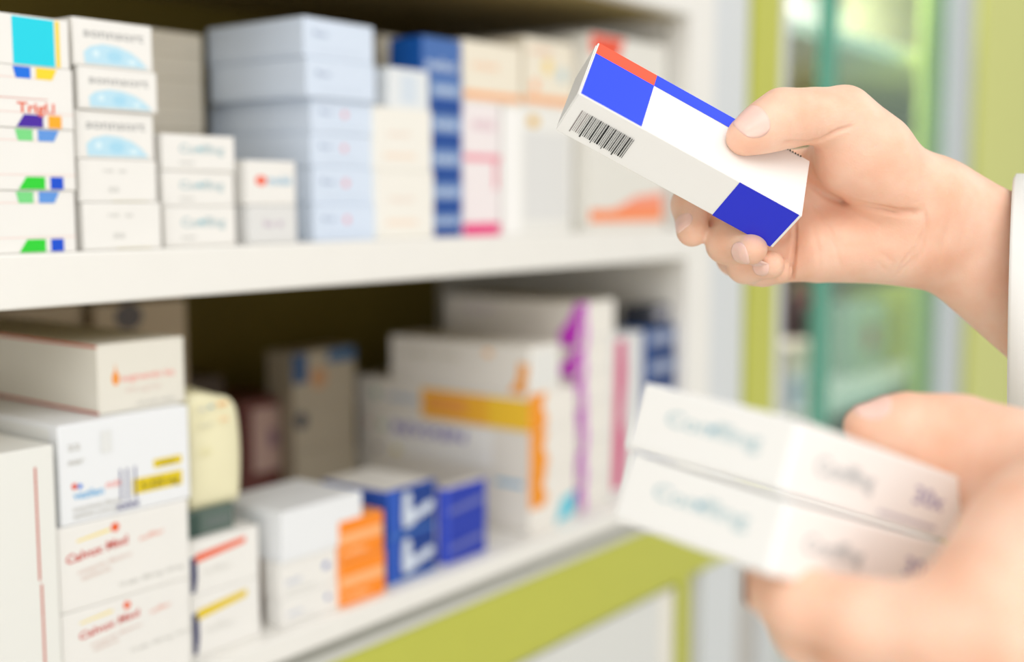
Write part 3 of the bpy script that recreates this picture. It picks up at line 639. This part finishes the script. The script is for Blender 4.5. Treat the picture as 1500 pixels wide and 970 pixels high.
# little
f.chain([P(1195, 375, .592, 38), P(1130, 386, .596, 28), P(1108, 392, .592, 24), P(1118, 396, .580, 21), P(1142, 396, .572, 19)], .005, .0018)
V1, Q1 = f.nets(); V1 = relax(V1, Q1, 6)
N = normals(V1, Q1)
print('hand normals check', float((N[:, 2] < 0).mean()))
for path, amp, wid, *zz in [
    ([(1184, 268), (1205, 283), (1228, 293), (1279, 305), (1317, 312), (1345, 312)], 2.4, 5), ([(1184, 270), (1205, 285), (1228, 295), (1279, 307), (1317, 314)], 1.6, 2),
    ([(1182, 292), (1196, 305), (1210, 325), (1224, 352)], .7, 3),
    ([(1230, 294), (1262, 318), (1290, 330)], .35, 3),
    ([(1164, 325), (1163, 370), (1160, 418)], 3.4, 2.6),
    ([(1190, 330), (1200, 370), (1200, 400)], .4, 4),
    ([(1157, 178), (1158, 206)], .5, 2.2), ([(1178, 190), (1176, 208)], .35, 2.2), ([(1198, 186), (1196, 208)], .35, 2.2),
    ([(1150, 209), (1185, 210), (1205, 205), (1228, 192), (1246, 186)], 1.8, 2.8),
    ([(1352, 300), (1357, 330), (1348, 370), (1328, 398)], .8, 3.2), ([(1338, 365), (1318, 392)], .8, 2.6), ([(1350, 340), (1336, 380), (1312, 405)], .7, 2.4), ([(1285, 385), (1300, 398)], .5, 2.5), ([(1205, 330), (1225, 365), (1232, 395)], .5, 2.6), ([(1348, 255), (1352, 300)], .3, 4),
    ([(1398, 250), (1392, 320), (1372, 390)], .3, 5), ([(1290, 370), (1308, 385), (1305, 402)], .4, 4),
    ([(1100, 402), (1130, 404)], .4, 2)]:
    V1 = crease(V1, N, path, amp, wid)
# fine palm lines
rr = random.Random(3)
for i in range(26):
    x, y = rr.uniform(1230, 1350), rr.uniform(215, 300); L = rr.uniform(10, 26)
    V1 = crease(V1, N, [(x, y), (x+L, y+L*rr.uniform(-.5, .25))], .12, 2.2)
V1 = relax(V1, Q1, 1, .3)

# --- near hand (a left hand under and over the two white cartons)
g = Field([.075, -.01, .29], [.29, .20, .52], .0015)
def gcap(a, b, k=.012): g.capsule(a[0], b[0], a[1], b[1], k)
# thumb, resting on the top carton
g.chain([P(1266, 624, .452, 30), P(1325, 630, .452, 47), P(1400, 655, .450, 70), P(1490, 700, .440, 92), P(1590, 780, .41, 105)], .01, .012)
# palm and heel
gcap(P(1590, 780, .40, 105), P(1560, 900, .360, 108), .02)
gcap(P(1600, 830, .375, 115), P(1480, 950, .345, 85), .02)
gcap(P(1640, 860, .38, 130), P(1830, 960, .40, 150), .03)
gcap(P(1528, 790, .385, 84), P(1470, 895, .358, 80), .02)
gcap(P(1500, 800, .372, 62), P(1440, 872, .350, 56), .02)
# fingers
g.chain([P(1490, 905, .352, 74), P(1370, 918, .352, 60), P(1260, 908, .362, 50), P(1170, 882, .374, 42), P(1115, 862, .386, 34)], .01, .008)
g.chain([P(1480, 950, .348, 76), P(1360, 970, .358, 60), P(1260, 958, .378, 50), P(1185, 925, .398, 42), P(1145, 893, .412, 34)], .01, .003)
g.chain([P(1480, 1000, .35, 76), P(1370, 1020, .368, 60), P(1280, 1005, .392, 48), P(1220, 965, .415, 40), P(1185, 925, .430, 33)], .01, .003)
g.chain([P(1480, 1040, .36, 66), P(1380, 1060, .38, 50), P(1315, 1040, .405, 42), P(1268, 1000, .425, 35), P(1245, 965, .440, 28)], .01, .003)
V2, Q2 = g.nets(); V2 = relax(V2, Q2, 3)

# --- rest of the body, hidden in the coat: arms, torso, neck, head
tb = Field([.20, -.42, -.10], [1.05, .75, .85], .010)
def T(a, b, ra, rb, k=.05): tb.capsule(np.array(a, float), np.array(b, float), ra, rb, k)
tb.D[:] = .2
def T(a, b, ra, rb, k=.05):
    a = np.array(a, float); b = np.array(b, float); sl = tb._sub(a, b, max(ra, rb)+.09); tb.smin(sl, tb.cone(a, b, ra, rb, sl), k)
T(px2c(1520, 425, .600), (.45, .07, .51), .034, .042, .02); T((.45, .07, .51), (.72, -.02, .53), .042, .055)
T(px2c(1790, 955, .40), (.46, .22, .36), .040, .044, .02); T((.46, .22, .36), (.70, .0, .20), .044, .055)
T((.74, -.02, .52), (.72, .0, .24), .07, .07); T((.73, .08, .50), (.72, .08, .26), .10, .10); T((.74, .20, .46), (.73, .20, .30), .11, .11); T((.75, .4, .46), (.74, .4, .30), .12, .12)
T((.75, .65, .45), (.74, .65, .31), .13, .13)
T((.735, -.06, .38), (.725, -.16, .38), .055, .055); T((.72, -.25, .38), (.72, -.29, .38), .085, .085); T((.70, -.21, .38), (.67, -.19, .38), .05, .045)
T((.64, -.24, .38), (.615, -.215, .38), .012, .016, .02)
for s_ in (-1, 1): T((.725, -.27, .38+s_*.088), (.725, -.24, .38+s_*.086), .014, .010, .01)
T((.635, -.185, .365), (.635, -.185, .395), .010, .010, .012)
V3, Q3 = tb.nets(); V3 = relax(V3, Q3, 2)
def join(*vq):
    Vs, Qs, k = [], [], 0
    for v, q in vq: Vs.append(v); Qs.append(q+k); k += len(v)
    return np.concatenate(Vs), np.concatenate(Qs)
V, Q = join((V1, Q1), (V2, Q2), (V3, Q3))
person = empty('person', c2w(.74, .6, .38)); person.location.z = 0
tag(person, 'person in a white coat holding up one blue carton and gripping two white ones', 'person')
def pchild(name, V, Q, m, parent=person, smooth=True):
    me = bpy.data.meshes.new(name); W_ = to_world(np.asarray(V)) - np.array(person.location)
    me.vertices.add(len(W_)); me.vertices.foreach_set('co', W_.astype(np.float32).ravel())
    Q = np.asarray(Q); k = Q.shape[1]; me.loops.add(Q.size); me.loops.foreach_set('vertex_index', Q.astype(np.int32).ravel())
    me.polygons.add(len(Q)); me.polygons.foreach_set('loop_start', np.arange(0, Q.size, k, dtype=np.int32)); me.polygons.foreach_set('loop_total', np.full(len(Q), k, np.int32))
    me.update(calc_edges=True); me.polygons.foreach_set('use_smooth', [smooth]*len(Q)); me.materials.append(m); me.validate()
    o = bpy.data.objects.new(name, me); COL.objects.link(o); o.parent = parent; return o
body = pchild('body', V, Q, SK)

def nail(tip, base, nrm, r, wid, length, lift=.0003, back=0.0, F=None):
    """curved nail plate over a finger end; all in the camera frame"""
    tip = np.array(tip); ax = tip-np.array(base); ax /= np.linalg.norm(ax)
    n = np.array(nrm, float); n -= ax*(n@ax); n /= np.linalg.norm(n); s_ = np.cross(ax, n)
    nu, nv = 14, 14; pts = []; 
    for top in (1, 0):
        for i in range(nu+1):
            for j in range(nv+1):
                a, c = i/nu*2-1, j/nv*2-1
                # square to superellipse
                x = a*math.sqrt(1-c*c*.42); y = c*math.sqrt(1-a*a*.42)
                phi = y*wid
                o_ = tip + ax*(x*length/2-back); dr = s_*math.sin(phi)+n*math.cos(phi)
                ts = np.arange(r*1.7, r*.25, -.0001); P_ = o_+dr*ts[:, None]
                I = np.clip(((P_-F.lo)/F.h), 0, F.n-2); i0 = I.astype(int); w_ = I-i0; val = 0
                for cx_ in (0, 1):
                    for cy_ in (0, 1):
                        for cz_ in (0, 1):
                            val = val + F.D[i0[:, 0]+cx_, i0[:, 1]+cy_, i0[:, 2]+cz_]*np.abs(1-cx_-w_[:, 0])*np.abs(1-cy_-w_[:, 1])*np.abs(1-cz_-w_[:, 2])
                hit = np.argmax(val < 0); R0_ = ts[hit] if (val < 0).any() else r*.5
                R_ = R0_ + (lift if top else -.0005) - .0003*(abs(y)**3)
                pts.append(o_+dr*R_)
    m = (nu+1)*(nv+1); q = []
    for i in range(nu):
        for j in range(nv):
            a = i*(nv+1)+j; q.append((a, a+1, a+nv+2, a+nv+1)); q.append((m+a, m+a+nv+1, m+a+nv+2, m+a+1))
    rim = [j for j in range(nv+1)]+[(i+1)*(nv+1)+nv for i in range(nu)]+[nu*(nv+1)+j for j in range(nv-1, -1, -1)]+[i*(nv+1) for i in range(nu-1, 0, -1)]
    for a, b_ in zip(rim, rim[1:]+rim[:1]): q.append((b_, a, m+a, m+b_))
    return pchild('fingernail', pts, q, NAIL, body)
NV = [
    (P(1092, 199, .5405, 26.5), P(1148, 173, .5465, 37), (-.30, -.42, -.86), .98, .0130, .0012),
    (P(1100, 364, .5555, 24), P(1060, 355, .572, 28), (-.1, .45, -.9), .85, .0095, .0),
    (P(1128, 388, .563, 21), P(1092, 388, .576, 25), (-.1, .1, -1), .8, .0085, .0),
    (P(1014, 338, .576, 23.5), P(1012, 300, .590, 26), (-.6, .15, -.8), .8, .0090, .0),
    (P(1266, 624, .452, 30), P(1325, 630, .452, 47), (-.25, -.9, -.3), .9, .0125, .001)]
for tp, bs, nn, wd, ln, bk_ in NV: nail(tp[0], bs[0], nn, tp[1], wd, ln, lift=.00045, back=bk_, F=(g if tp[0][2] < .5 else f))

# coat: right sleeve with cuff, near sleeve, trunk with collar and lapels
COAT = mat('coat_cotton', S(240, 240, 236), .75, .2, noise=.05)
def tube(path, radii, m, name, thick=.0022, seg=40, wr=.0015, parent=person, fold=True):
    path = [np.array(p, float) for p in path]; n = len(path); rings = []
    for i, p in enumerate(path):
        t = path[min(i+1, n-1)]-path[max(i-1, 0)]; t /= np.linalg.norm(t)
        a = np.cross(t, (0, 0, 1.0)); a /= np.linalg.norm(a); b_ = np.cross(t, a)
        rings.append((p, a, b_))
    vs, q = [], []
    for off in (0, -thick):
        for i, (p, a, b_) in enumerate(rings):
            for j in range(seg):
                th = 2*math.pi*j/seg; r = radii[i]+off+wr*math.sin(3*th+i*1.3)*math.sin(i*.9)
                vs.append(p+a*math.cos(th)*r+b_*math.sin(th)*r)
    m_ = n*seg
    for i in range(n-1):
        for j in range(seg):
            a, b_ = i*seg+j, i*seg+(j+1) % seg
            q.append((a, b_, b_+seg, a+seg)); q.append((m_+a, m_+a+seg, m_+b_+seg, m_+b_))
    for j in range(seg):
        a, b_ = j, (j+1) % seg; q.append((a, m_+a, m_+b_, b_)); a += (n-1)*seg; b_ += (n-1)*seg; q.append((a, b_, m_+b_, m_+a))
    return vs, q
def lerp(a, b, n): return [np.array(a)+(np.array(b)-np.array(a))*i/(n-1) for i in range(n)]
c0_ = px2c(1481, 455, .600); SD = np.array([1, .02, -.44])/math.hypot(1, .44)
v, q = tube([c0_+np.array([.0, 0, 0]), c0_+SD*.0015, c0_+SD*.012, c0_+SD*.014, c0_+SD*.05]+lerp(c0_+SD*.09, (.45, .07, .51), 8)+lerp((.49, .055, .50), (.74, -.03, .52), 9),
            [.0660, .0672, .0675, .0665, .067]+[.066]*8+[.068]*9, COAT, 'sleeve')
coat_v, coat_q = [np.array(v)], [np.array(q)]
v, q = tube(lerp((.36, .165, .40), (.46, .22, .36), 6)+lerp((.49, .20, .34), (.72, -.01, .22), 9), [.055]*6+[.065]*9, COAT, 'sleeve')
coat_v.append(np.array(v)); coat_q.append(np.array(q))
# trunk as an elliptical shell
vs, qs = [], []; lev = np.linspace(-.09, .74, 22); seg = 56
for off in (0, -.004):
    for i, y in enumerate(lev):
        s_ = (y+.09)/.83; rx = .085+.05*min(1, s_*4)+.04*s_; rz = .10+.13*min(1, (s_*5)**.5)*(1-.2*s_)+.03*s_
        for j in range(seg):
            th = 2*math.pi*j/seg; w_ = 1+.02*math.sin(9*th)*s_
            vs.append(np.array([.735+(rx+off)*math.cos(th)*w_, y, .38+(rz+off)*math.sin(th)*w_]))
m_ = len(lev)*seg
for i in range(len(lev)-1):
    for j in range(seg):
        a, b_ = i*seg+j, i*seg+(j+1) % seg; qs.append((a, b_, b_+seg, a+seg)); qs.append((m_+a, m_+a+seg, m_+b_+seg, m_+b_))
for j in range(seg):
    a, b_ = j, (j+1) % seg; qs.append((a, m_+a, m_+b_, b_)); a += (len(lev)-1)*seg; b_ += (len(lev)-1)*seg; qs.append((a, b_, m_+b_, m_+a))
coat_v.append(np.array(vs)); coat_q.append(np.array(qs))
CV, CQ = join(*zip(coat_v, coat_q)); coat = pchild('coat', CV, CQ, COAT)
coat['label'] = 'white coat sleeve'
# hair
hb = Field([.60, -.42, .25], [.86, -.10, .51], .006); hb.D[:] = .1
def Hc(a, b, ra, rb, k=.02):
    a = np.array(a, float); b = np.array(b, float); sl = hb._sub(a, b, max(ra, rb)+.05); hb.smin(sl, hb.cone(a, b, ra, rb, sl), k)
Hc((.745, -.275, .38), (.74, -.30, .38), .092, .090); Hc((.77, -.25, .38), (.785, -.17, .38), .07, .05)
V4, Q4 = hb.nets(); hair = pchild('hair', relax(V4, Q4, 2), Q4, mat('dark_hair', S(60, 42, 32), .5))
bpy.context.view_layer.update()
